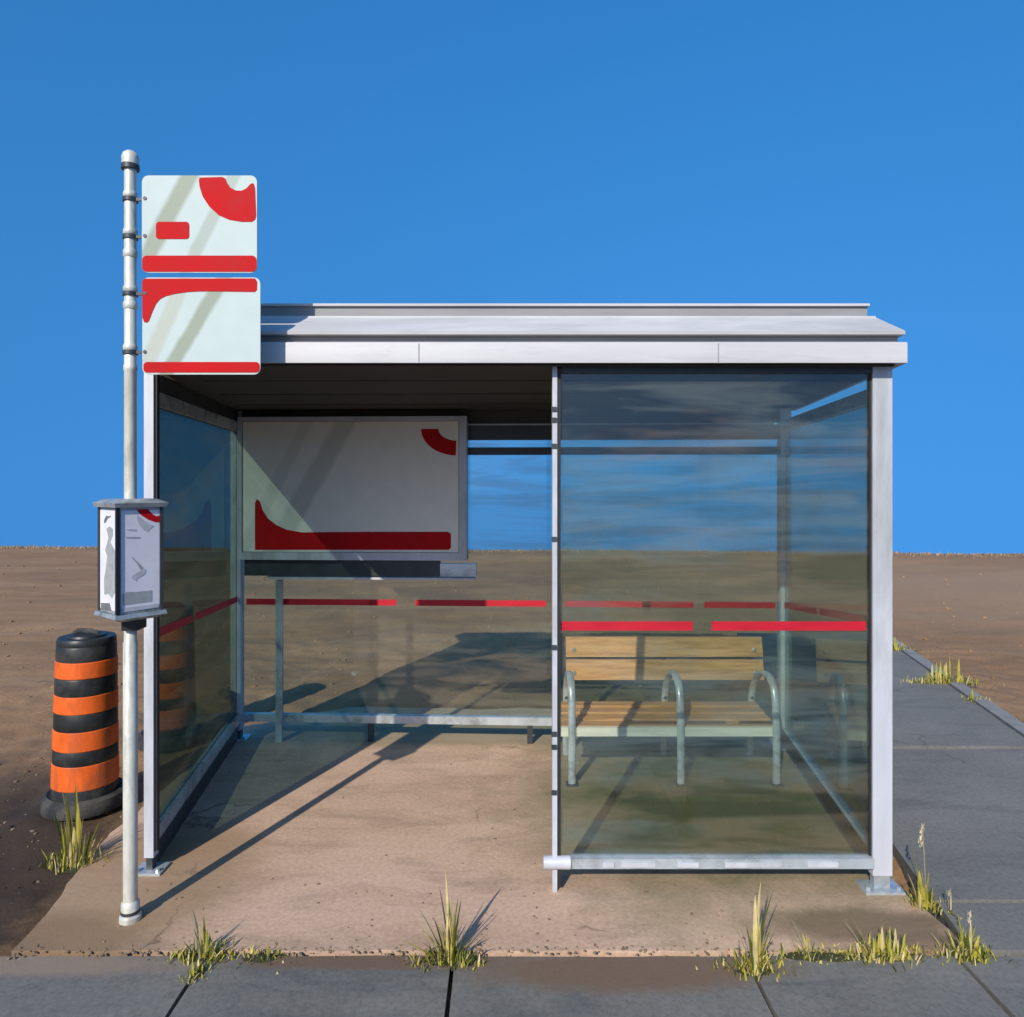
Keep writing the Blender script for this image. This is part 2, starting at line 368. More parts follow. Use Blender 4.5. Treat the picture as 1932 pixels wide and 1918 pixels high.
# pavement: slabs with open joints, kerb, road
cuts = [-9.2, -8.1, -7.0, -5.9, -4.6, -3.5, -2.35, -1.22, -0.235, 0.935, 1.775, 2.9, 4.0, 5.1, 6.2, 7.3, 8.4, 9.5]
bm = nb()
for a, b in zip(cuts, cuts[1:]):
    prism(bm, wobble([(a + .008, 1.62), (b - .008, 1.62), (b - .008, 2.885), (a + .008, 2.885)], 0.08, 0.006, a), 'z', -0.14, -0.003 + random.uniform(-.003, .003))
struct('pavement', bm, M['walk'], bevel=0.0, smooth=False)
bm = nb()
for a, b in zip(cuts, cuts[1:]): box(bm, (a + .004, 1.44, -0.2), (b - .004, 1.605, 0.0))
struct('kerb', bm, M['edging'], bevel=0.012)
bm = nb(); box(bm, (-120, -8.0, -0.32), (120, 1.44, -0.135)); struct('road', bm, M['road'], smooth=False)

# path: slabs split by joints, a pale edging along its right side
bm = nb()
jy = [2.905, 3.262, 5.17, 9.2]
for a, b in zip(jy, jy[1:]):
    a2, b2 = a + (.03 if a == 5.17 else .014), b - (.03 if b == 5.17 else .014)
    prism(bm, wobble([(pathx(0, a2), a2), (pathx(1, a2), a2), (pathx(1, b2), b2), (pathx(0, b2), b2)], 0.1, 0.008, a), 'z', -0.14, -0.002)
struct('path', bm, M['path'], smooth=False)
bm = nb()
for a, b in zip([2.905, 4.1, 5.17, 6.3, 7.1, 8.2], [4.1, 5.17, 6.3, 7.1, 8.2, 9.2]):
    bar(bm, (pathx(1, a + .01) + .075, a + .01), (pathx(1, b - .01) + .075, b - .01), -0.16, 0.012, 0.12)
struct('path_edging', bm, M['edging'], bevel=0.01)

# ------------------------------------------------------------------ shelter
FR, RR, RL, LF, MF = (1.715, 3.36), (1.955, 5.18), (-2.038, 5.35), (-1.762, 3.52), (0.200, 3.36)
SOF = 2.44
sh = thing('bus_shelter', 'glazed bus shelter with white roof, pale posts and red stripes across dusty glass', 'bus shelter', (0, 4.3, 0))
def lerp(p, q, t): return (p[0] + (q[0] - p[0]) * t, p[1] + (q[1] - p[1]) * t)
def post(p, q, w, dpt, z0=0.012, m='alu', plate=True, name='post', z1=SOF):
    """post at p, its broad side turned to the street, with a foot plate"""
    bm = nb(); box(bm, (p[0] - w / 2, p[1] - dpt / 2, z0 + .06), (p[0] + w / 2, p[1] + dpt / 2, z1))
    o = obj(name, bm, M[m], sh, bevel=0.006)
    bm = nb(); box(bm, (p[0] - w / 2 + .008, p[1] - dpt / 2 + .006, z0), (p[0] + w / 2 - .008, p[1] + dpt / 2 - .006, z0 + .06))
    obj('post_foot', bm, M['darkmetal' if p != FR else 'rail'], o, bevel=0.004)
    if plate:
        bm = nb(); box(bm, (p[0] - w / 2 - .045, p[1] - dpt / 2 - .03, -0.004), (p[0] + w / 2 + .045, p[1] + dpt / 2 + .03, 0.012))
        for sx in (-1, 1):
            tube(bm, [(p[0] + sx * (w / 2 + .025), p[1] - dpt / 2 - .008, 0.012), (p[0] + sx * (w / 2 + .025), p[1] - dpt / 2 - .008, 0.028)], 0.010, 6)
        obj('base_plate', bm, M['rail'], o, bevel=0.002)
    return o
post(FR, None, 0.090, 0.05); post(LF, None, 0.046, 0.05); post(RR, None, 0.075, 0.075); post(RL, None, 0.075, 0.075)
# dark gaskets running down the inner faces of the front posts
for p, w, d, s in ((FR, .090, .05, -1), (LF, .046, .05, 1)):
    bm = nb(); x = p[0] + s * w / 2; gwid = .010 if p == FR else .012
    box(bm, (min(x, x + s * gwid), p[1] - d / 2 + .012, 0.10), (max(x, x + s * gwid), p[1] + d / 2 - .012, SOF - .02)); obj('gasket', bm, M['gasket'], sh)
# slim mullion at the open end of the front screen
bm = nb(); box(bm, (MF[0] - .013, MF[1] - .03, 0.0), (MF[0] + .009, MF[1] + .03, SOF)); mu = obj('mullion', bm, M['alu'], sh, bevel=0.003)
bm = nb(); box(bm, (MF[0] + .010, MF[1] - .022, 0.02), (MF[0] + .026, MF[1] + .022, SOF - .02)); obj('gasket', bm, M['gasket'], mu)
for z in (2.17, 2.22, 2.05, 1.62, 1.12, 0.72, 0.66, 0.45):
    bm = nb(); box(bm, (MF[0] - .018, MF[1] - .036, z), (MF[0] + .006, MF[1] - .0305, z + .022)); obj('clip', bm, M['darkmetal'], mu)
# rear mullion
RM = lerp(RL, RR, 0.578); RM = (gx(1052, 5.25), RM[1])
bm = nb(); box(bm, (RM[0] - .02, RM[1] - .03, 0.05), (RM[0] + .02, RM[1] + .03, SOF)); obj('mullion', bm, M['rail'], sh, bevel=0.003)

GT, GB = 2.30, 0.17
def pane(p, q, m, z0, z1, inset=0.04, t=0.012):
    d = (Vector(q) - Vector(p)).normalized(); p2 = Vector(p) + d * inset; q2 = Vector(q) - d * inset
    bm = nb(); bar(bm, p2, q2, z0, z1, t); return obj('glass_panel', bm, M[m], sh, smooth=False)
def stripe(parent, p, q, z, h, off, zb=None):
    bm = nb(); zb = z if zb is None else zb
    bar(bm, p, q, z - h / 2, z + h / 2, 0.004, off, zb - h / 2, zb + h / 2); return obj('red_stripe', bm, M['band'], parent, bevel=0.0012)
def rail(p, q, z0, z1, t, m='rail', off=0.0, name='rail', inset=0.0):
    d = (Vector(q) - Vector(p)).normalized(); p2 = Vector(p) + d * inset; q2 = Vector(q) - d * inset
    bm = nb(); bar(bm, p2, q2, z0, z1, t, off); return obj(name, bm, M[m], sh, bevel=0.005)

# front screen
gf = pane(MF, (FR[0] - .02, FR[1]), 'glass_front', 0.155, 2.40, 0.028)
zf = gz(1180, 3.36)
stripe(gf, (gx(1050, 3.36), 3.36), (gx(1306, 3.36), 3.36), zf, 0.042, -0.0085)
stripe(gf, (gx(1342, 3.36), 3.36), (FR[0] - .07, 3.36), zf, 0.042, -0.0085)
bm = nb(); tube(bm, [(MF[0] - .055, 3.335, 0.135), (MF[0] + .07, 3.335, 0.135)], 0.03, 18); obj('rail_end_cap', bm, M['alu'], sh, bevel=0.004)
rail((MF[0] + .072, 3.345), (FR[0] - .046, 3.345), 0.112, 0.158, 0.05, 'rail', name='bottom_rail')
for x, l in ((0.42, .05), (0.50, .16), (0.76, .10), (0.98, .26), (1.36, .14)):
    bm = nb(); box(bm, (x, 3.312, 0.122), (x + l, 3.3185, 0.144)); obj('bottom_rail_clamp', bm, M['alu'], sh, bevel=0.004)
rail((MF[0] + .03, 3.36), (FR[0] - .046, 3.36), 2.40, 2.435, 0.04, 'darkmetal', name='top_rail')
# left screen
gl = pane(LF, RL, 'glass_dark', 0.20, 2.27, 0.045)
zl0, zl1 = gz(1195, 3.56), gz(1131, 5.30)
def onl(t): return lerp(LF, RL, t)
def zz(t): return zl0 + (zl1 - zl0) * t
for a, b in ((0.03, 0.36), (0.40, 0.975)): stripe(gl, onl(a), onl(b), zz(a), 0.042, -0.0085, zz(b))
rail(LF, RL, 2.3405, 2.438, 0.03, 'darkmetal', name='header_board', inset=.03)
rail(LF, RL, 0.012, 0.1295, 0.03, 'darkmetal', name='sun_block_plate', inset=.05)  # plate added under the rail to block sun and widen the floor shade
rail(LF, RL, 0.13, 0.20, 0.05, 'rail', name='bottom_rail', inset=.04); rail(LF, RL, 2.27, 2.34, 0.05, 'rail', name='top_rail', inset=.04)
# right screen
gr = pane(RR, FR, 'glass_side', 0.15, 2.27, 0.05)
def onr(t): return lerp(FR, RR, t)
z_r0, z_r1 = gz(1170, 3.4), gz(1142, 5.15)
for a, b in ((0.05, 0.50), (0.54, 0.97)): stripe(gr, onr(a), onr(b), z_r0 + (z_r1 - z_r0) * a, 0.042, 0.0085, z_r0 + (z_r1 - z_r0) * b)
rail(FR, RR, 0.07, 0.15, 0.05, 'rail', name='bottom_rail', inset=.05); rail(FR, RR, 2.27, 2.34, 0.05, 'rail', name='top_rail', inset=.05)
bm = nb(); bar(bm, onr(.06), onr(.96), 0.074, 0.146, 0.012, 0.032); obj('gasket', bm, M['gasket'], sh)
# rear screens
g1 = pane(RL, RM, 'glass_rear', 0.19, 2.21, 0.03); g2 = pane(RM, RR, 'glass_rear', 0.19, 2.21, 0.03)
def rear(px, off=0.0):       # a point of the rear wall seen at px
    k = (px - HX) / F; d = (RR[1] - RL[1]) / (RR[0] - RL[0]); Y = (RL[1] - d * RL[0]) / (1 - d * k)
    return (k * Y, Y)
zr = gz(1137, 5.28)
for g_, a, b in ((g1, 466, 748), (g1, 784, 1030), (g2, 1066, 1308), (g2, 1328, 1462)): stripe(g_, rear(a), rear(b), zr, 0.044, -0.0085)
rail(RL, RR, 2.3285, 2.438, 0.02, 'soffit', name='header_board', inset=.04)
rail(RL, RR, 2.21, 2.315, 0.055, 'darkmetal', name='top_rail', inset=.04); rail(RL, RR, 2.10, 2.155, 0.03, 'darkmetal', name='top_rail', inset=.04, off=-.025)
bm = nb(); bar(bm, lerp(RL, RR, .02), lerp(RL, RR, .98), 2.3155, 2.327, 0.05); obj('rail_trim', bm, M['alu'], sh)
rail(RL, RR, 0.135, 0.19, 0.05, 'rail', name='bottom_rail', inset=.04)
for px in (700, 1000, 1250):
    p = rear(px); bm = nb(); box(bm, (p[0] - .02, p[1] - .02, 0.0), (p[0] + .02, p[1] + .02, 0.135)); obj('rail_foot', bm, M['darkmetal'], sh)

# poster case on the rear screen
DIR = (Vector(RR) - Vector(RL)).normalized(); NRM = Vector((DIR.y, -DIR.x))   # towards the street
def case(px, off): 
    p = Vector(rear(px)); q = p + NRM * off; return q
Yc = 5.2
def cp(px): return Vector(rear(px)) + NRM * 0.0
cx0, cx1 = Vector(rear(462)), Vector(rear(884))
cz0, cz1 = gz(1056, Yc), gz(786, Yc)
bm = nb(); bar(bm, cx0, cx1, cz0 + .003, cz1 - .003, 0.09, -0.075); pc = obj('poster_case', bm, M['darkmetal'], sh, bevel=0.004)
fw = 0.055
def fr(px): return Vector(rear(px))
bm = nb()
d = (cx1 - cx0).normalized()
bar(bm, cx0, cx1, cz1 - fw * .6, cz1, 0.11, -0.078); bar(bm, cx0, cx1, cz0, cz0 + fw, 0.11, -0.078)
bar(bm, cx0, cx0 + d * fw * .6, cz0 + fw, cz1 - fw * .6, 0.11, -0.078); bar(bm, cx1 - d * fw, cx1, cz0 + fw, cz1 - fw * .6, 0.11, -0.078)
obj('frame', bm, M['alu'], pc, bevel=0.003)
bm = nb(); bar(bm, cx0 + d * fw * .7, cx1 - d * (fw + .004), cz0 + fw + .003, cz1 - fw * .6 - .003, 0.004, -0.1235)
M['poster'] = signface('poster_paper', (0.88, 0.83, 0.70), [(-1.33, 2.1 - 0, 0.56, 0.16, 0.42, (0.36, 0.37, 0.29)), (-1.60, 2.1, 0.5, 0.10, 0.25, (0.4, 0.4, 0.33))])  # oblique glare streaks painted into the poster colour
po = obj('poster', bm, M['poster'], pc, smooth=False)
def on_case(pts, off, name, m, parent, th=0.002):
    bm = nb(); A = []; B = []
    for px, py in pts:
        b0 = Vector(rear(px)); sc = (b0.y - off) / b0.y
        q = b0 + NRM * off; k = (px - HX) / F
        q = b0 * ((b0 + NRM * off).y / b0.y) if False else q
        z = gz(py, q.y)
        A.append(bm.verts.new((q.x, q.y, z))); q2 = q + NRM * th; B.append(bm.verts.new((q2.x, q2.y, z)))
    n = len(A); bm.faces.new(A); bm.faces.new(B[::-1])
    for i in range(n): bm.faces.new((A[i], A[(i + 1) % n], B[(i + 1) % n], B[i]))
    return obj(name, bm, m, parent, smooth=False)
def arc(cx, cy, rx, ry, a0, a1, n=18): return [(cx + rx * math.cos(R(a0 + (a1 - a0) * i / n)), cy + ry * math.sin(R(a0 + (a1 - a0) * i / n))) for i in range(n + 1)]
sw = [(494, 1037), (494, 948), (498, 941), (503, 946), (508, 962), (518, 978), (533, 990), (552, 999), (580, 1004), (700, 1003), (850, 1003), (855, 1007), (855, 1033), (851, 1037)]
on_case(sw, 0.126, 'red_swoosh', M['red'], pc)
on_case(arc(866, 809, 66, 50, 180, 92) + arc(866, 809, 34, 22, 92, 180)[0:], 0.126, 'red_arc', M['red'], pc)
# dark backing rail below the case with a bright lower lip, and the case's leg
bm = nb(); bar(bm, Vector(rear(470)), Vector(rear(832)), gz(1087, 5.22), cz0 - .004, 0.07, -0.05); bx_ = obj('case_rail', bm, M['darkmetal'], sh, bevel=0.003)
bm = nb(); bar(bm, Vector(rear(833)), Vector(rear(900)), gz(1087, 5.22), cz0 - .03, 0.06, -0.05); obj('case_rail_end', bm, M['rail'], bx_, bevel=0.003)
bm = nb(); bar(bm, Vector(rear(510)), Vector(rear(898)), gz(1093, 5.22), gz(1089, 5.22), 0.08, -0.05); obj('lip', bm, M['alu'], bx_, bevel=0.002)
p = Vector(rear(532)) + NRM * 0.05
bm = nb(); box(bm, (p.x - .022, p.y - .02, 0.0), (p.x + .022, p.y + .02, gz(1096, 5.22))); lg = obj('case_leg', bm, M['rail'], sh, bevel=0.004)
bm = nb(); box(bm, (p.x + .0, p.y - .028, 0.2), (p.x + .03, p.y - .0205, gz(1099, 5.22))); obj('leg_trim', bm, M['rail'], lg)

# roof
RP = [(-1.66, 3.25), (1.783, 3.25), (2.10, 5.33), (-2.24, 5.50)]
def inset(poly, d, k=(1, 0.5, 1, 0.5)):     # the ends step back less than the front
    out = []; n = len(poly)
    for i in range(n):
        p0, p1, p2 = Vector(poly[i - 1]), Vector(poly[i]), Vector(poly[(i + 1) % n])
        a = (p1 - p0).normalized(); b = (p2 - p1).normalized()
        na, nb_ = Vector((-a.y, a.x)), Vector((-b.y, b.x))
        da, db = d * k[i - 1], d * k[i]; det = na.x * nb_.y - na.y * nb_.x
        out.append(p1 + Vector((da * nb_.y - db * na.y, db * na.x - da * nb_.x)) / det)
    return out
def rings(bm, seq):
    rs = [[bm.verts.new((p.x, p.y, z)) for p in inset(RP, d)] for d, z in seq]
    for a, b in zip(rs, rs[1:]):
        for i in range(4): bm.faces.new((a[i], a[(i + 1) % 4], b[(i + 1) % 4], b[i]))
    return rs
bm = nb(); rs = rings(bm, [(0.07, 2.562), (0.012, 2.5625), (0.010, 2.578), (0.165, 2.674), (0.168, 2.682), (0.21, 2.685)]); bm.faces.new(rs[-1]); bm.faces.new(rs[0][::-1])
rf = obj('roof', bm, M['roofwhite'], sh, angle=20)
bm = nb(); rs = rings(bm, [(0.06, SOF), (0.0, SOF - .008), (0.0, 2.520), (0.004, 2.526), (0.028, 2.527)]); bm.faces.new(rs[-1]); bm.faces.new(rs[0][::-1])
obj('fascia', bm, M['roofwhite'], rf, bevel=0.0)
bm = nb(); rs = rings(bm, [(0.05, 2.5275), (0.05, 2.5615)]); bm.faces.new(rs[-1]); bm.faces.new(rs[0][::-1]); obj('roof_groove', bm, M['roofgrey'], rf)
bm = nb(); rs = rings(bm, [(0.215, 2.6855), (0.215, 2.738)]); bm.faces.new(rs[-1]); bm.faces.new(rs[0][::-1]); obj('roof_upstand', bm, M['roofgrey'], rf)
bm = nb(); rs = rings(bm, [(0.20, 2.7385), (0.20, 2.7500), (0.25, 2.753)]); bm.faces.new(rs[-1]); bm.faces.new(rs[0][::-1]); obj('roof_cap', bm, M['roofwhite'], rf)
for X in (-0.42, 0.93):                                 # butt joints of the fascia boards, each with a open seam
    bm = nb(); box(bm, (X - .002, 3.2478, SOF - .004), (X + .002, 3.2495, 2.519)); obj('fascia_joint', bm, M['roofgrey'], rf)
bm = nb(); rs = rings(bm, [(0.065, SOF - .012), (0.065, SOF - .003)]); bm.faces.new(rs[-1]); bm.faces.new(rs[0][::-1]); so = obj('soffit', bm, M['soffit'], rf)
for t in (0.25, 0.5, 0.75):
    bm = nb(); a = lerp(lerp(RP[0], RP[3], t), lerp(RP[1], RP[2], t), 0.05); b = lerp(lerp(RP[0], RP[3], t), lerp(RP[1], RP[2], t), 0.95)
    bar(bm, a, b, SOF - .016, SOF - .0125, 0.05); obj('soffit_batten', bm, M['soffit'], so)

# ------------------------------------------------------------------ bench
bn = thing('bench', 'wooden slatted bench with three looped metal armrests behind the front glass', 'bench', (1.03, 4.75, 0))
YF, YB = 4.54, 4.99
for X in (gx(1079, YF), gx(1284, YF), gx(1464, YF)):
    pts = [(X, YF - .01, 0.0), (X, YF - .01, 0.30), (X, YF, 0.45), (X, YF + .01, 0.53), (X, YF + .045, 0.60), (X, YF + .11, 0.64), (X, YF + .19, 0.645), (X, YF + .27, 0.625), (X, YF + .34, 0.585), (X, YF + .41, 0.52), (X, YB, 0.45), (X, YB + .03, 0.30), (X, YB + .05, 0.0)]
    P = [Vector(p) for p in pts]; sm = []
    for i in range(len(P) - 1):
        p0, p1, p2, p3 = P[max(i - 1, 0)], P[i], P[i + 1], P[min(i + 2, len(P) - 1)]
        for k in range(4):
            t = k / 4; sm.append(0.5 * ((2 * p1) + (p2 - p0) * t + (2 * p0 - 5 * p1 + 4 * p2 - p3) * t * t + (3 * p1 - p0 - 3 * p2 + p3) * t ** 3))
    sm.append(P[-1])
    bm = nb(); tube(bm, sm, 0.02, 14, flat=(0.024, 0.017)); ar = obj('armrest_frame', bm, M['benchmetal'], bn)
    bm = nb(); box(bm, (X - .012, YF, 0.285), (X + .012, YB + .02, 0.315)); obj('seat_bearer', bm, M['darkmetal'], ar, bevel=0.003)
    bm = nb(); tube(bm, [(X, YB + .0, 0.40), (X, YB + .045, 0.60), (X, YB + .085, 0.80)], 0.014, 8); obj('back_support', bm, M['darkmetal'], ar)
    bm = nb(); box(bm, (X - .035, YF - .05, -0.002), (X + .035, YF + .03, 0.008)); obj('foot_plate', bm, M['darkmetal'], ar, bevel=0.002)
SX0, SX1 = gx(1058, YF), gx(1452, 4.7)
for i in range(4):
    y0 = YF + 0.035 + i * 0.108
    bm = nb(); box(bm, (SX0, y0, 0.318 + .010 * i), (SX1, y0 + 0.088, 0.354 + .010 * i)); obj('seat_slat', bm, M['wood'], bn, bevel=0.006)
bm = nb(); box(bm, (SX0 - .01, YF + .004, 0.296), (SX1 + .01, YF + .031, 0.352)); fs = obj('front_slat', bm, M['paleslat'], bn, bevel=0.005)
BX0, BX1 = gx(1068, 5.02), gx(1440, 5.02)
for z0, z1, yy in ((0.53, 0.662, 4.995), (0.684, 0.815, 5.02)):
    bm = nb(); prism(bm, [(yy, z0), (yy + .032, z0), (yy + .062, z1), (yy + .030, z1)], 'x', BX0, BX1)
    sl = obj('back_slat', bm, M['wood'], bn, bevel=0.006)
    for X in (BX0 + .055, BX1 - .06):
        zc = z0 + .045; yc = yy + .030 * .045 / (z1 - z0)
        bm = nb(); tube(bm, [(X, yc + .004, zc), (X, yc - .004, zc), (X, yc - .010, zc)], [.016, .016, .009], 10); obj('bolt', bm, M['bolt'], sl)

# ------------------------------------------------------------------ bus stop pole with flag signs and timetable box
PY = 3.12; PX = gx(246, PY)
sp = thing('bus_stop_pole', 'tall steel bus stop pole carrying two white and red signs and a timetable box', 'bus stop sign', (PX, PY, 0))
def Z(py): return gz(py, PY)
bm = nb(); lathe(bm, [(0.029, 0.03), (0.029, 1.20), (0.0255, 1.205), (0.0245, Z(700)), (0.027, Z(698)), (0.027, Z(690)), (0.0245, Z(688)), (0.0245, Z(312))], PX, PY, 28); pole = obj('pole', bm, M['steel'], sp)
bm = nb(); lathe(bm, [(0.033, Z(318)), (0.036, Z(312)), (0.034, Z(304)), (0.036, Z(298)), (0.030, Z(290)), (0.016, Z(285)), (0.004, Z(284))], PX, PY, 24); obj('cap', bm, M['steel'], pole)
bm = nb(); lathe(bm, [(0.0365, Z(320)), (0.0365, Z(311))], PX, PY, 24); obj('cap_band', bm, M['darkmetal'], pole)
bm = nb(); lathe(bm, [(0.044, 0.0), (0.044, 0.02), (0.037, 0.026), (0.037, 0.075), (0.030, 0.085)], PX, PY, 28); obj('pole_base', bm, M['steel'], sp)
bm = nb(); lathe(bm, [(0.0385, 0.032), (0.0385, 0.045)], PX, PY, 28); obj('base_groove', bm, M['darkmetal'], sp)
SYF = PY - 0.012
def zoom(zx, zy, Y): return ((250 + zx / 2.397) / 1.6335, (420 + zy / 2.397) / 1.6335)
def zs(zx, zy):
    px, py = zoom(zx, zy, SYF); return (gx(px, SYF), gz(py, SYF))
for zy in (458, 735, 1157, 1590):
    c = zs(370, zy)
    bm = nb(); lathe(bm, [(0.031, c[1] - .010), (0.031, c[1] + .006)], PX, PY, 24); cl = obj('clamp', bm, M['darkmetal'], sp, bevel=0.002)
    b0 = zs(478, zy)
    bm = nb(); box(bm, (PX + .02, SYF + .002, c[1] - .008), (b0[0] + .02, SYF + .012, c[1] + .004)); obj('clamp_arm', bm, M['darkmetal'], cl)
    bm = nb(); tube(bm, [(b0[0], SYF, c[1] - .002), (b0[0], SYF - .010, c[1] - .002)], 0.008, 10); obj('bolt', bm, M['darkmetal'], cl)
    bm = nb(); lathe(bm, [(0.0255, c[1] + .0065), (0.029, c[1] + .012), (0.029, c[1] + .026), (0.0255, c[1] + .034)], PX, PY, 24); obj('collar', bm, M['steel'], cl)
for zy in (860, 1245):
    bm = nb(); c = zs(370, zy); lathe(bm, [(0.025, c[1] - .018), (0.029, c[1] - .012), (0.029, c[1] + .012), (0.025, c[1] + .018)], PX, PY, 24); obj('pole_collar', bm, M['steel'], sp)
def zpoly(pts): return [zs(*p) for p in pts]
def sign(x0, y0, x1, y1, mats, reds, lab):
    a, b = zs(x0, y1), zs(x1, y0)
    bm = nb(); prism(bm, rrect(a[0], a[1], b[0], b[1], 0.028), 'y', SYF - .001, SYF - .007); pn = obj('sign_panel', bm, mats, sp, bevel=0.0015)
    pn['label'] = lab
    for nm, pts in reds:
        bm = nb(); prism(bm, pts, 'y', SYF - .0072, SYF - .0088); obj(nm, bm, M['red'], pn, smooth=False)
a = zs(760, 300); a2 = zs(470, 880)
sl = (a[0] - a2[0]) / (a[1] - a2[1])
off = Vector((PX, PY, 0))
def local(zx, zy): c = zs(zx, zy); return (c[0] - PX, c[1])
OL = (0.27, 0.30, 0.21)  # olive of the glare streaks painted into both sign faces
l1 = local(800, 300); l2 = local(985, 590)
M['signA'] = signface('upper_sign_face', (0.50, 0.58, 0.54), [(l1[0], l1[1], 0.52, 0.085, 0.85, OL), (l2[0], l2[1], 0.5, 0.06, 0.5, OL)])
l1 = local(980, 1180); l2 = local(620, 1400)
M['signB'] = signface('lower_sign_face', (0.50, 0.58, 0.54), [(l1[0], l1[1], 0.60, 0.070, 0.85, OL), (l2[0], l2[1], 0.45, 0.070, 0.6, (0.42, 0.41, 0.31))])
arcpts = [(880, 310), (1050, 305), (1072, 318), (1085, 350), (1110, 385), (1150, 405), (1190, 406), (1225, 390), (1255, 357), (1270, 350), (1281, 356), (1290, 390), (1298, 590), (1290, 620), (1265, 635), (1190, 635), (1100, 620), (1020, 585), (950, 520), (905, 450), (882, 380), (876, 335)]
def zrect(x0, y0, x1, y1, r):
    a, b = zs(x0, y1), zs(x1, y0); return rrect(a[0], a[1], b[0], b[1], r)
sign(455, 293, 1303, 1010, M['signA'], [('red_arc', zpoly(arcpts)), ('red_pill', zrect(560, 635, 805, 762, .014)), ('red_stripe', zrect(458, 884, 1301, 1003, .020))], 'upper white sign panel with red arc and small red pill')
swp = [(458, 1075), (472, 1054), (1290, 1052), (1305, 1075), (1304, 1135), (1288, 1152), (1000, 1148), (880, 1148), (790, 1153), (700, 1166), (630, 1184), (590, 1205), (560, 1240), (535, 1295), (510, 1362), (495, 1378), (472, 1374), (460, 1340)]
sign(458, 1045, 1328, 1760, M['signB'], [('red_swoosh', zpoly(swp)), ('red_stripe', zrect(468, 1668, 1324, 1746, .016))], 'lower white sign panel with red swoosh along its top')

# timetable box, corner towards the street
th = R(23); w = 0.190
th += math.atan2(-PX, PY); eR = Vector((math.cos(th), math.sin(th))); eL = Vector((-math.sin(th), math.cos(th)))   # corner turned to the kerb, not square to the road
c0 = Vector((PX, PY)) - (eR + eL) * w * 0.5 + Vector((0.012, -0.02))
zb, zt = gz(1158, 3.0), gz(957, 3.0)
def bxpoly(g): 
    o_ = c0 - eR * g - eL * g; s = w + 2 * g
    return [o_, o_ + eR * s, o_ + eR * s + eL * s, o_ + eL * s]
bm = nb(); prism(bm, [tuple(p) for p in bxpoly(-0.006)], 'z', zb, zt); tb = obj('timetable_box', bm, M['boxmetal'], sp, bevel=0.002)
def lid(z0, z1, g0, g1, nm):
    bm = nb(); A = [bm.verts.new((p.x, p.y, z0)) for p in bxpoly(g0)]; B = [bm.verts.new((p.x, p.y, (z0 + z1) / 2)) for p in bxpoly(g1)]; C = [bm.verts.new((p.x, p.y, z1)) for p in bxpoly(-0.02)]
    for P_, Q_ in ((A, B), (B, C)):
        for i in range(4): bm.faces.new((P_[i], P_[(i + 1) % 4], Q_[(i + 1) % 4], Q_[i]))
    bm.faces.new(A[::-1]); bm.faces.new(C); return obj(nm, bm, M['boxmetal'], tb, bevel=0.002)
lid(zt, zt + .035, 0.010, 0.016, 'lid'); lid(zb - .002, zb - .034, 0.008, 0.012, 'box_tray')
bm = nb()
for e1, e2 in ((eR, eL), (eL, eR)): pass
cc = c0 + eR * .004 + eL * .004
prism(bm, [tuple(c0 - eR * .003 - eL * .003), tuple(c0 - eL * .003 + eR * .011), tuple(c0 + eR * .011 + eL * .011), tuple(c0 - eR * .003 + eL * .011)], 'z', zb + .001, zt - .001)
obj('corner_profile', bm, M['blackbox'], tb, bevel=0.002)
for e, o2, s in ((eR, eL, -1), (eL, eR, -1)):
    base = c0 + e * (w - .012)
    bm = nb(); prism(bm, [tuple(base - o2 * .001), tuple(base + e * .012 - o2 * .001), tuple(base + e * .012 + o2 * .012), tuple(base + o2 * .012)], 'z', zb + .001, zt - .001); obj('edge_profile', bm, M['darkmetal'], tb, bevel=0.001)
def face(e, o2, u0, u1, v0, v1, pts=None, m='paper', nm='notice', th=0.0015, lift=0.0):
    """flat piece on a face of the box; u along the face 0..1, v from its bottom 0..1"""
    if pts is None: pts = [(u0, v0), (u1, v0), (u1, v1), (u0, v1)]
    bm = nb(); A = []; B = []
    for u, v in pts:
        q = c0 + e * (.016 + u * (w - .028)) + o2 * (0.0055 - lift); z = zb + v * (zt - zb)
        A.append(bm.verts.new((q.x, q.y, z))); q2 = q - o2 * th; B.append(bm.verts.new((q2.x, q2.y, z)))
    n = len(A); bm.faces.new(A); bm.faces.new(B[::-1])
    for i in range(n): bm.faces.new((A[i], A[(i + 1) % n], B[(i + 1) % n], B[i]))
    return obj(nm, bm, M[m], tb, smooth=False)
# right face, traced from its own notice: u = (x-480)/420, v = (1580-y)/1230 in the enlarged view
def ur(pts): return [((x - 480) / 420, (1580 - y) / 1230) for x, y in pts]
def ul(pts): return [((405 - x) / 300, (1590 - y) / 1170) for x, y in pts]
face(eR, eL, 0.01, 0.985, 0.03, 0.97); face(eL, eR, 0.01, 0.985, 0.03, 0.97)
K = dict(u0=0, u1=0, v0=0, v1=0)
LF_ = 0.0017
def mk(e, o2, pts, m, nm='notice_print'): face(e, o2, 0, 0, 0, 0, pts, m, nm, 0.0008, LF_)
mk(eR, eL, ur([(650, 375), (770, 375), (785, 400), (820, 440), (860, 462), (895, 455), (895, 538), (840, 530), (770, 500), (700, 450), (665, 410)]), 'red', 'red_arc')
mk(eR, eL, ur([(645, 440), (680, 470), (740, 520), (800, 560), (830, 575), (790, 610), (760, 640), (720, 620), (675, 560), (650, 500)]), 'paleink')
mk(eR, eL, ur([(530, 600), (640, 605), (640, 630), (560, 618)]), 'paleink'); mk(eR, eL, ur([(530, 690), (680, 700), (685, 716), (540, 706)]), 'greyink')
mk(eR, eL, ur([(595, 920), (640, 975), (715, 1060), (690, 1090), (650, 1010), (600, 940)]), 'greyink')
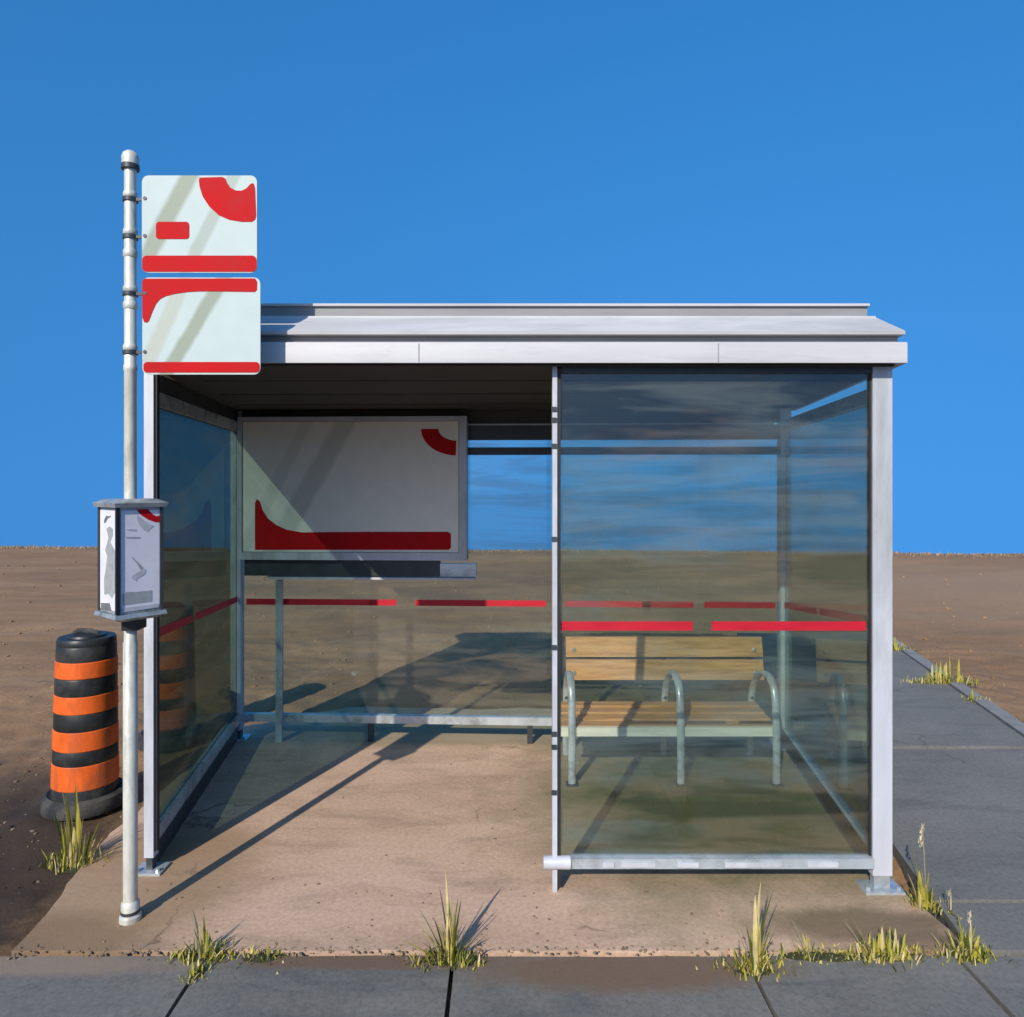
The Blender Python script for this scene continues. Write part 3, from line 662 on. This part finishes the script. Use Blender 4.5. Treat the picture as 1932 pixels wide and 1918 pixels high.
mk(eR, eL, ur([(690, 1090), (715, 1065), (750, 1090), (730, 1140), (655, 1185), (640, 1215), (615, 1195), (590, 1165), (600, 1140)]), 'paleink')
mk(eR, eL, ur([(500, 1350), (540, 1325), (620, 1335), (808, 1340), (810, 1470), (500, 1475)]), 'greyink'); mk(eR, eL, ur([(485, 1505), (885, 1505), (885, 1550), (485, 1555)]), 'paleink')
mk(eL, eR, ul([(185, 600), (190, 560), (225, 515), (270, 520), (315, 510), (300, 528), (255, 545), (215, 590)]), 'darkink')
mk(eL, eR, ul([(230, 660), (290, 630), (350, 660), (345, 730), (300, 800), (390, 900), (395, 1330), (330, 1420), (260, 1375), (190, 1400), (185, 1230), (230, 1050), (245, 960), (205, 900), (270, 760)]), 'greyink')
mk(eL, eR, ul([(125, 1500), (290, 1480), (320, 1560), (130, 1570)]), 'darkink')
bm = nb(); box(bm, (PX - .012, PY - .05, zb - .085), (PX + .05, PY + .04, zb - .036)); obj('box_bracket', bm, M['blackbox'], sp, bevel=0.004)

# ------------------------------------------------------------------ traffic drums
BY = 4.26; BXc = gx(161, BY)
dr = thing('traffic_drum', 'orange and black striped traffic drum standing on dark soil beside the bus stop pole', 'traffic barrel', (BXc, BY, 0), 'striped traffic drums')
def dz(py): return gz(py, BY) + 0.03
prof = [(0.200, 0.07), (0.200, dz(1480))]
lev = [1480, 1438, 1410, 1375, 1342, 1312, 1280, 1250, 1222]
rr_ = [0.197, 0.195, 0.192, 0.190, 0.188, 0.186, 0.184, 0.181, 0.178]
prof = [(0.205, 0.05), (0.205, 0.08), (0.198, 0.10)]
for i, (y, r_) in enumerate(zip(lev, rr_)): prof += [(r_, dz(y) - .008), (r_ - .004, dz(y)), (r_ - .001, dz(y) + .008)]
prof += [(0.175, dz(1213)), (0.168, dz(1209)), (0.10, dz(1208)), (0.02, dz(1208))]
bm = nb(); lathe(bm, prof, BXc, BY, 48); obj('drum_body', bm, M['drum'], dr)
for a, b, ra, rb in ((1482, 1437, .1995, .1975), (1411, 1375, .1945, .1925), (1343, 1311, .1905, .1885), (1279, 1249, .1865, .184)):
    bm = nb(); lathe(bm, [(ra - .004, dz(a)), (ra, dz(a) + .004), (rb, dz(b) - .004), (rb - .004, dz(b))], BXc, BY, 48); obj('reflective_band', bm, M['orange'], dr)
bm = nb(); lathe(bm, [(0.0, 0.0), (0.255, 0.0), (0.262, 0.03), (0.25, 0.075), (0.222, 0.09), (0.206, 0.08)], BXc, BY, 44); obj('rubber_base', bm, M['rubber'], dr)
hp = [(BXc - .085, BY, dz(1210)), (BXc - .085, BY, dz(1204)), (BXc - .06, BY, dz(1199)), (BXc + .03, BY, dz(1199)), (BXc + .07, BY, dz(1203)), (BXc + .075, BY, dz(1210))]
bm = nb(); tube(bm, hp, 0.013, 10, flat=(0.014, 0.010)); obj('handle', bm, M['rubber'], dr)
bm = nb(); lathe(bm, [(0.12, dz(1208.5)), (0.115, dz(1205)), (0.03, dz(1204))], BXc, BY, 32); obj('drum_lid', bm, M['drum'], dr)
d2 = dr.copy(); COL.objects.link(d2); d2.location = (gx(322, 5.35), 5.35, -0.02); d2.rotation_euler = (0, 0, R(40))
d2['label'] = 'striped orange and black traffic drum seen through the left glass of the shelter'
for ch in list(dr.children):
    c = ch.copy(); COL.objects.link(c); c.parent = d2
dr.rotation_euler = (0, R(0.6), 0)
for o_ in (dr, d2): o_.scale = (0.88, 0.88, 1.0)

# ------------------------------------------------------------------ weeds
def blade(bm, base, h, lean, az, width, mi, curl=0.5, seg=5):
    d = Vector((math.cos(az), math.sin(az), 0)); s = Vector((-d.y, d.x, 0)); prev = None
    for i in range(seg + 1):
        t = i / seg
        c = Vector(base) + d * (lean * (t ** (1 + curl))) + Vector((0, 0, h * (t - 0.18 * curl * t * t * (lean / max(h, .01)))))
        wv = width * 1.25 * (0.55 + 0.9 * t) * (1 - t) ** 0.7 if i < seg else 0.0004
        a = bm.verts.new(c - s * wv); m_ = bm.verts.new(c + d * wv * 0.45); b = bm.verts.new(c + s * wv)
        if prev:
            f1 = bm.faces.new((prev[0], prev[1], m_, a)); f2 = bm.faces.new((prev[1], prev[2], b, m_)); f1.material_index = f2.material_index = mi
        prev = (a, m_, b)
M['moss'] = plain('dark_moss_and_soil', (0.045, 0.047, 0.018), 0.9, 0, 0.5, 20, bmp=.6)
WM = [M['straw'], M['lime'], M['green'], M['seed'], M['moss']]
def tuft(label, px, py, tall, n_short, spread, short_h=0.07, seed=1, extra=None, heads=(), sx=1.0, zbase=0.0, grp='grass tufts in the cracks'):
    """tall: list of (tip_px, tip_py, width) blades measured in the photo; short blades fill in round the base"""
    rnd = random.Random(seed); Y = F * (EYE - zbase) / (py - HY); X = gx(px, Y)
    root = None; bm = nb()
    n = 18                                         # a low crown of roots, moss and soil holds the blades together
    top = bm.verts.new((X, Y, zbase + .010)); ring = []
    for k in range(n):
        a = 2 * math.pi * k / n; q = rnd.uniform(.75, 1.15)
        ring.append(bm.verts.new((X + math.cos(a) * spread * .95 * sx * q, Y + math.sin(a) * .05 * q, zbase - .012)))
    for k in range(n): bm.faces.new((ring[k], ring[(k + 1) % n], top)).material_index = 4
    for (tx, ty, wd, mi, bx0) in tall:
        b = Vector((gx(bx0, Y), Y + rnd.uniform(-.02, .02), zbase - .01)); tip = Vector((gx(tx, Y), Y, gz(ty, Y)))
        dx = tip.x - b.x; az = math.atan2(rnd.uniform(-.03, .03), dx)
        blade(bm, b, (tip.z - b.z) * 1.04, abs(dx), az, wd * 1.5, mi, 0.6, 8)
        if wd > .004:
            for q in range(2): blade(bm, b + Vector((rnd.uniform(-.02, .02), rnd.uniform(-.02, .02), 0)), (tip.z - b.z) * rnd.uniform(.45, .85), abs(dx) * rnd.uniform(.3, 1.3), az + rnd.uniform(-.6, .6), wd * rnd.uniform(.7, 1.2), rnd.choice((mi, 1, 0)), .6, 6)
    for k in range(n_short):
        u = rnd.gauss(0, 0.5); bx_ = X + u * spread * sx; by_ = Y + rnd.gauss(0, .028)
        h = short_h * rnd.uniform(0.35, 1.2) * (1 - min(.6, abs(u) * .5))
        blade(bm, (bx_, by_, zbase - .012), h, h * rnd.uniform(.1, .8), rnd.uniform(0, 6.28), rnd.uniform(.0025, .006), rnd.choices((0, 1, 2), (2, 5, 4))[0], .7, 4)
    for (hx, hy, r) in heads:
        for k in range(26):
            t = rnd.random(); c = Vector((gx(hx, Y) + rnd.gauss(0, r * .35), Y + rnd.gauss(0, r * .3), gz(hy, Y) + (t - .5) * r * 5))
            blade(bm, c, r * rnd.uniform(.8, 1.8), r * .7, rnd.uniform(0, 6.28), r * .22, 3, .5, 3)
    o = obj('grass_tuft', bm, WM, None, angle=180)
    o.location = (0, 0, 0)
    # put the origin at the foot of the tuft
    me = o.data; me.transform(Matrix.Translation((-X, -Y, -zbase))); o.location = (X, Y, zbase)
    o['label'] = label; o['category'] = 'grass'; o['group'] = grp
    return o
tuft('yellow green grass tuft at the foot of the traffic drum', 140, 1632, [(112, 1490, .007, 0, 138), (122, 1500, .008, 1, 136), (133, 1488, .007, 1, 142), (150, 1520, .008, 1, 146), (100, 1530, .007, 2, 128), (190, 1545, .007, 1, 160), (178, 1560, .007, 2, 158), (118, 1555, .008, 1, 130), (160, 1540, .006, 0, 150), (142, 1560, .009, 0, 140)], 110, .16, .14, 11, zbase=-.01)
tuft('small grass tuft with one long pale blade below the bus stop pole', 385, 1803, [(364, 1714, .006, 0, 384), (372, 1745, .006, 0, 382), (378, 1735, .005, 1, 384), (395, 1752, .005, 1, 390), (410, 1768, .005, 1, 398)], 150, .15, .07, 12)
tuft('low grass fringe growing in the pavement joint left of the middle tuft', 372, 1838, [(360, 1812, .005, 1, 366)], 60, .04, .05, 13)
tuft('sparse low grass blades on the pad edge left of centre', 490, 1806, [(510, 1782, .004, 1, 505)], 80, .13, .045, 14)
tuft('large spiky grass tuft in the middle of the pavement edge', 845, 1812, [(838, 1648, .007, 0, 846), (786, 1718, .006, 0, 835), (828, 1680, .007, 2, 846), (868, 1690, .007, 1, 852), (875, 1688, .006, 2, 856), (816, 1735, .006, 2, 838), (850, 1700, .008, 0, 848), (842, 1725, .008, 0, 845), (862, 1735, .008, 2, 852), (805, 1760, .007, 1, 830), (895, 1760, .006, 1, 866), (912, 1775, .006, 2, 880)], 190, .15, .07, 15)
tuft('tall straw coloured grass tuft on the pavement edge below the front glass', 1425, 1828, [(1440, 1672, .008, 0, 1428), (1424, 1690, .008, 0, 1422), (1462, 1684, .006, 2, 1432), (1436, 1720, .009, 0, 1428), (1385, 1745, .006, 0, 1415), (1400, 1735, .006, 2, 1418), (1452, 1750, .007, 1, 1432), (1415, 1745, .008, 1, 1420)], 150, .13, .075, 16)
tuft('two pale leaning blades of grass right of the tall straw tuft', 1518, 1802, [(1492, 1734, .007, 0, 1516), (1512, 1762, .006, 0, 1524), (1535, 1768, .005, 2, 1528), (1470, 1775, .003, 2, 1476)], 90, .16, .04, 17)
tuft('dense short yellow grass clump near the right corner of the pad', 1668, 1802, [(1608, 1730, .006, 0, 1638), (1625, 1760, .006, 0, 1645)] + [(1640 + i * 7 + random.uniform(-5, 5), 1750 + random.uniform(0, 25), .005, random.choice((1, 1, 0)), 1645 + i * 6) for i in range(10)], 240, .20, .065, 18)
tuft('tall seeding grass stalk between the shelter post and the path', 1742, 1708, [(1738, 1560, .004, 0, 1744), (1722, 1600, .008, 1, 1738), (1728, 1640, .009, 1, 1738), (1718, 1655, .009, 0, 1736), (1748, 1640, .008, 1, 1744), (1756, 1668, .006, 2, 1748), (1734, 1665, .010, 1, 1740)], 80, .07, .09, 19, heads=((1738, 1585, .014), (1741, 1562, .008)))
tuft('bushy seeding grass tuft at the far right corner of the pavement', 1826, 1802, [(1808, 1728, .005, 1, 1822), (1822, 1735, .005, 0, 1826), (1842, 1745, .006, 1, 1830), (1852, 1765, .006, 1, 1834), (1815, 1750, .006, 2, 1824), (1836, 1770, .007, 2, 1828)], 150, .11, .08, 20, heads=((1830, 1735, .009),))
tuft('thin dry seed stalk standing on the path joint', 1796, 1722, [(1790, 1680, .002, 0, 1796), (1800, 1690, .002, 0, 1798)], 14, .02, .03, 21, heads=((1791, 1685, .007),))
tuft('yellow grass row along the far edge of the grey path', 1782, 1288, [(1750 + i * 7, 1238 + random.uniform(0, 20), .008, random.choice((0, 1, 1)), 1752 + i * 7) for i in range(9)], 260, .34, .12, 22, zbase=0.0)
tuft('short green grass beside the path where it meets the field', 1690, 1226, [(1685, 1200, .01, 1, 1688)], 120, .26, .10, 23)
tuft('low weeds on the far right path edge', 1838, 1320, [(1835, 1300, .007, 1, 1836)], 60, .14, .06, 24)
tuft('small yellow weed outside the left glass wall', 352, 1372, [(350, 1352, .008, 1, 352), (360, 1356, .008, 0, 356)], 60, .12, .06, 25)
tuft('dark green weed patch in the pavement crack below the front glass', 1560, 1803, [], 170, .22, .028, 26)

# ------------------------------------------------------------------ loose stones and the dry grass along the brow of the field
bm = nb(); rnd = random.Random(5)
def pebble(x, y, r, z):
    m_ = Matrix.Translation((x, y, z)) @ Matrix.Rotation(rnd.uniform(0, 6), 4, 'Z') @ Matrix.Diagonal((r * rnd.uniform(.8, 1.5), r, r * rnd.uniform(.45, .8), 1))
    bmesh.ops.create_icosphere(bm, subdivisions=1, radius=1, matrix=m_)
for k in range(900):
    if k < 420: x = rnd.uniform(-2.0, 1.8); y = 2.905 + rnd.gauss(0, .02) + (abs(rnd.gauss(0, .3)) if k % 4 == 0 else 0); z = 0
    elif k < 520: x = rnd.uniform(-2, 1.8); y = rnd.uniform(2.9, 5.2); z = 0
    elif k < 800: x = rnd.uniform(-3.4, -2.15); y = rnd.uniform(2.95, 5.5); z = field_z(x, y)
    else: y = rnd.uniform(3.2, 9); x = pathx(1, y) + rnd.uniform(.15, .7); z = field_z(x, y)
    pebble(x, y, rnd.choice((.003, .004, .005, .006, .008, .011 if k > 500 else .006)), z)
for v in bm.verts: v.co += Vector((noise.noise(v.co * 90), noise.noise(v.co * 90 + Vector((5, 0, 0))), 0)) * .0015
gv = obj('gravel', bm, M['stone'], None, smooth=False); gv['kind'] = 'stuff'; gv['label'] = 'loose brown pebbles on the pad edge and soil'; gv['category'] = 'gravel'
bm = nb(); rnd = random.Random(31)
for k in range(1700):
    y = 3.0 + 16.5 * rnd.random() ** 1.6; x = rnd.uniform(-1.05, 1.05) * (y * .78 + .6)
    if (-2.3 < x < 2.15 and y < 6.2) or (pathx(0, y) - .1 < x < pathx(1, y) + .2 and y < 9.4): continue
    r = rnd.choice((.006, .008, .010, .014, .020, .030 if y > 6 else .012)) * (.6 + y * .03); pebble(x, y, r, field_z(x, y) + r * .15)
for v in bm.verts: v.co += Vector((noise.noise(v.co * 40), noise.noise(v.co * 40 + Vector((5, 0, 0))), noise.noise(v.co * 40 + Vector((0, 7, 0))))) * .006
cl_ = obj('soil_clods', bm, M['soil'], None, smooth=False); cl_['kind'] = 'stuff'; cl_['label'] = 'brown clods of earth scattered over the field'; cl_['category'] = 'soil'
bm = nb(); rnd = random.Random(9)
for k in range(5200):
    x = rnd.uniform(-19, 19); c = 20.6 - 0.075 * x + 0.25 * noise.noise((x * 0.12, 0, 0)); y = c + rnd.gauss(-.1, .35)
    h = rnd.uniform(.02, .085) * (0.6 + 0.8 * noise.noise((x * .8, 3, 0)) ** 2 + .4)
    blade(bm, (x, y, field_z(x, y) - .01), h, h * .5, rnd.uniform(0, 6.28), .012, rnd.choices((0, 1, 3), (6, 1, 3))[0], .6, 3)
dg = obj('dry_grass', bm, [leaf('dry_brow_grass', (0.46, 0.32, 0.18)), leaf('dry_brow_grass_dark', (0.2, 0.16, 0.07)), leaf('x', (0.3, 0.2, 0.1)), leaf('dry_brow_grass_pale', (0.5, 0.36, 0.21))], None, angle=180)
dg['kind'] = 'stuff'; dg['label'] = 'dry pale grass along the brow of the brown field'; dg['category'] = 'grass'

# ------------------------------------------------------------------ sky, sun, camera
EL, AZ = R(32), R(22.5)                     # sun stands behind the camera to the left; AZ is the shadow's turn to the right
W = bpy.data.worlds.new('World'); S.world = W; W.use_nodes = True
nt = W.node_tree; nt.nodes.clear()
tc = N(nt, 'ShaderNodeTexCoord'); sx = N(nt, 'ShaderNodeSeparateXYZ'); L(nt, tc.outputs['Generated'], sx.inputs[0])
mx = N(nt, 'ShaderNodeMath', operation='MAXIMUM'); L(nt, sx.outputs[2], mx.inputs[0]); mx.inputs[1].default_value = 0.0
ma = N(nt, 'ShaderNodeMath', operation='MULTIPLY_ADD'); L(nt, mx.outputs[0], ma.inputs[0]); ma.inputs[1].default_value = 0.22; ma.inputs[2].default_value = 0.52
cb = N(nt, 'ShaderNodeCombineXYZ'); L(nt, sx.outputs[0], cb.inputs[0]); L(nt, sx.outputs[1], cb.inputs[1]); L(nt, ma.outputs[0], cb.inputs[2])
nv = N(nt, 'ShaderNodeVectorMath', operation='NORMALIZE'); L(nt, cb.outputs[0], nv.inputs[0])
sky = N(nt, 'ShaderNodeTexSky', sky_type='NISHITA'); sky.sun_disc = False; sky.sun_elevation = EL; sky.sun_rotation = math.pi + AZ
sky.air_density = 1.0; sky.dust_density = 0.3; sky.ozone_density = 2.0
L(nt, nv.outputs[0], sky.inputs[0])
hs = N(nt, 'ShaderNodeHueSaturation'); hs.inputs['Saturation'].default_value = 1.385; hs.inputs['Hue'].default_value = 0.501; hs.inputs['Value'].default_value = 1.03; L(nt, sky.outputs[0], hs.inputs['Color'])
bg = N(nt, 'ShaderNodeBackground'); bg.inputs['Strength'].default_value = 0.15; L(nt, hs.outputs[0], bg.inputs[0])
wo = N(nt, 'ShaderNodeOutputWorld'); L(nt, bg.outputs[0], wo.inputs[0])

sd = bpy.data.lights.new('sun', 'SUN'); sd.energy = 3.3; sd.angle = R(0.55); sd.color = (1.0, 0.94, 0.84)
so_ = bpy.data.objects.new('sun', sd); COL.objects.link(so_)
dirv = Vector((math.sin(AZ) * math.cos(EL), math.cos(AZ) * math.cos(EL), -math.sin(EL)))
so_.rotation_euler = dirv.to_track_quat('-Z', 'Y').to_euler(); so_.location = (-6, -12, 10)

cd = bpy.data.cameras.new('camera'); cam = bpy.data.objects.new('camera', cd); COL.objects.link(cam)
cam.location = (0, 0, EYE); cam.rotation_euler = (R(90), 0, 0)
cd.sensor_width = 36; cd.sensor_fit = 'HORIZONTAL'; cd.lens = 36 * F / 1932; cd.shift_y = -(959 - HY) / 1932; cd.clip_end = 2000
S.camera = cam
S.render.engine = 'CYCLES'; S.render.resolution_x = 1024; S.render.resolution_y = 1017
S.cycles.max_bounces = 10; S.cycles.transparent_max_bounces = 24
vs = S.view_settings; vs.view_transform = 'Standard'; vs.look = 'None'; vs.exposure = 0.45; vs.gamma = 1.0; vs.use_curve_mapping = False
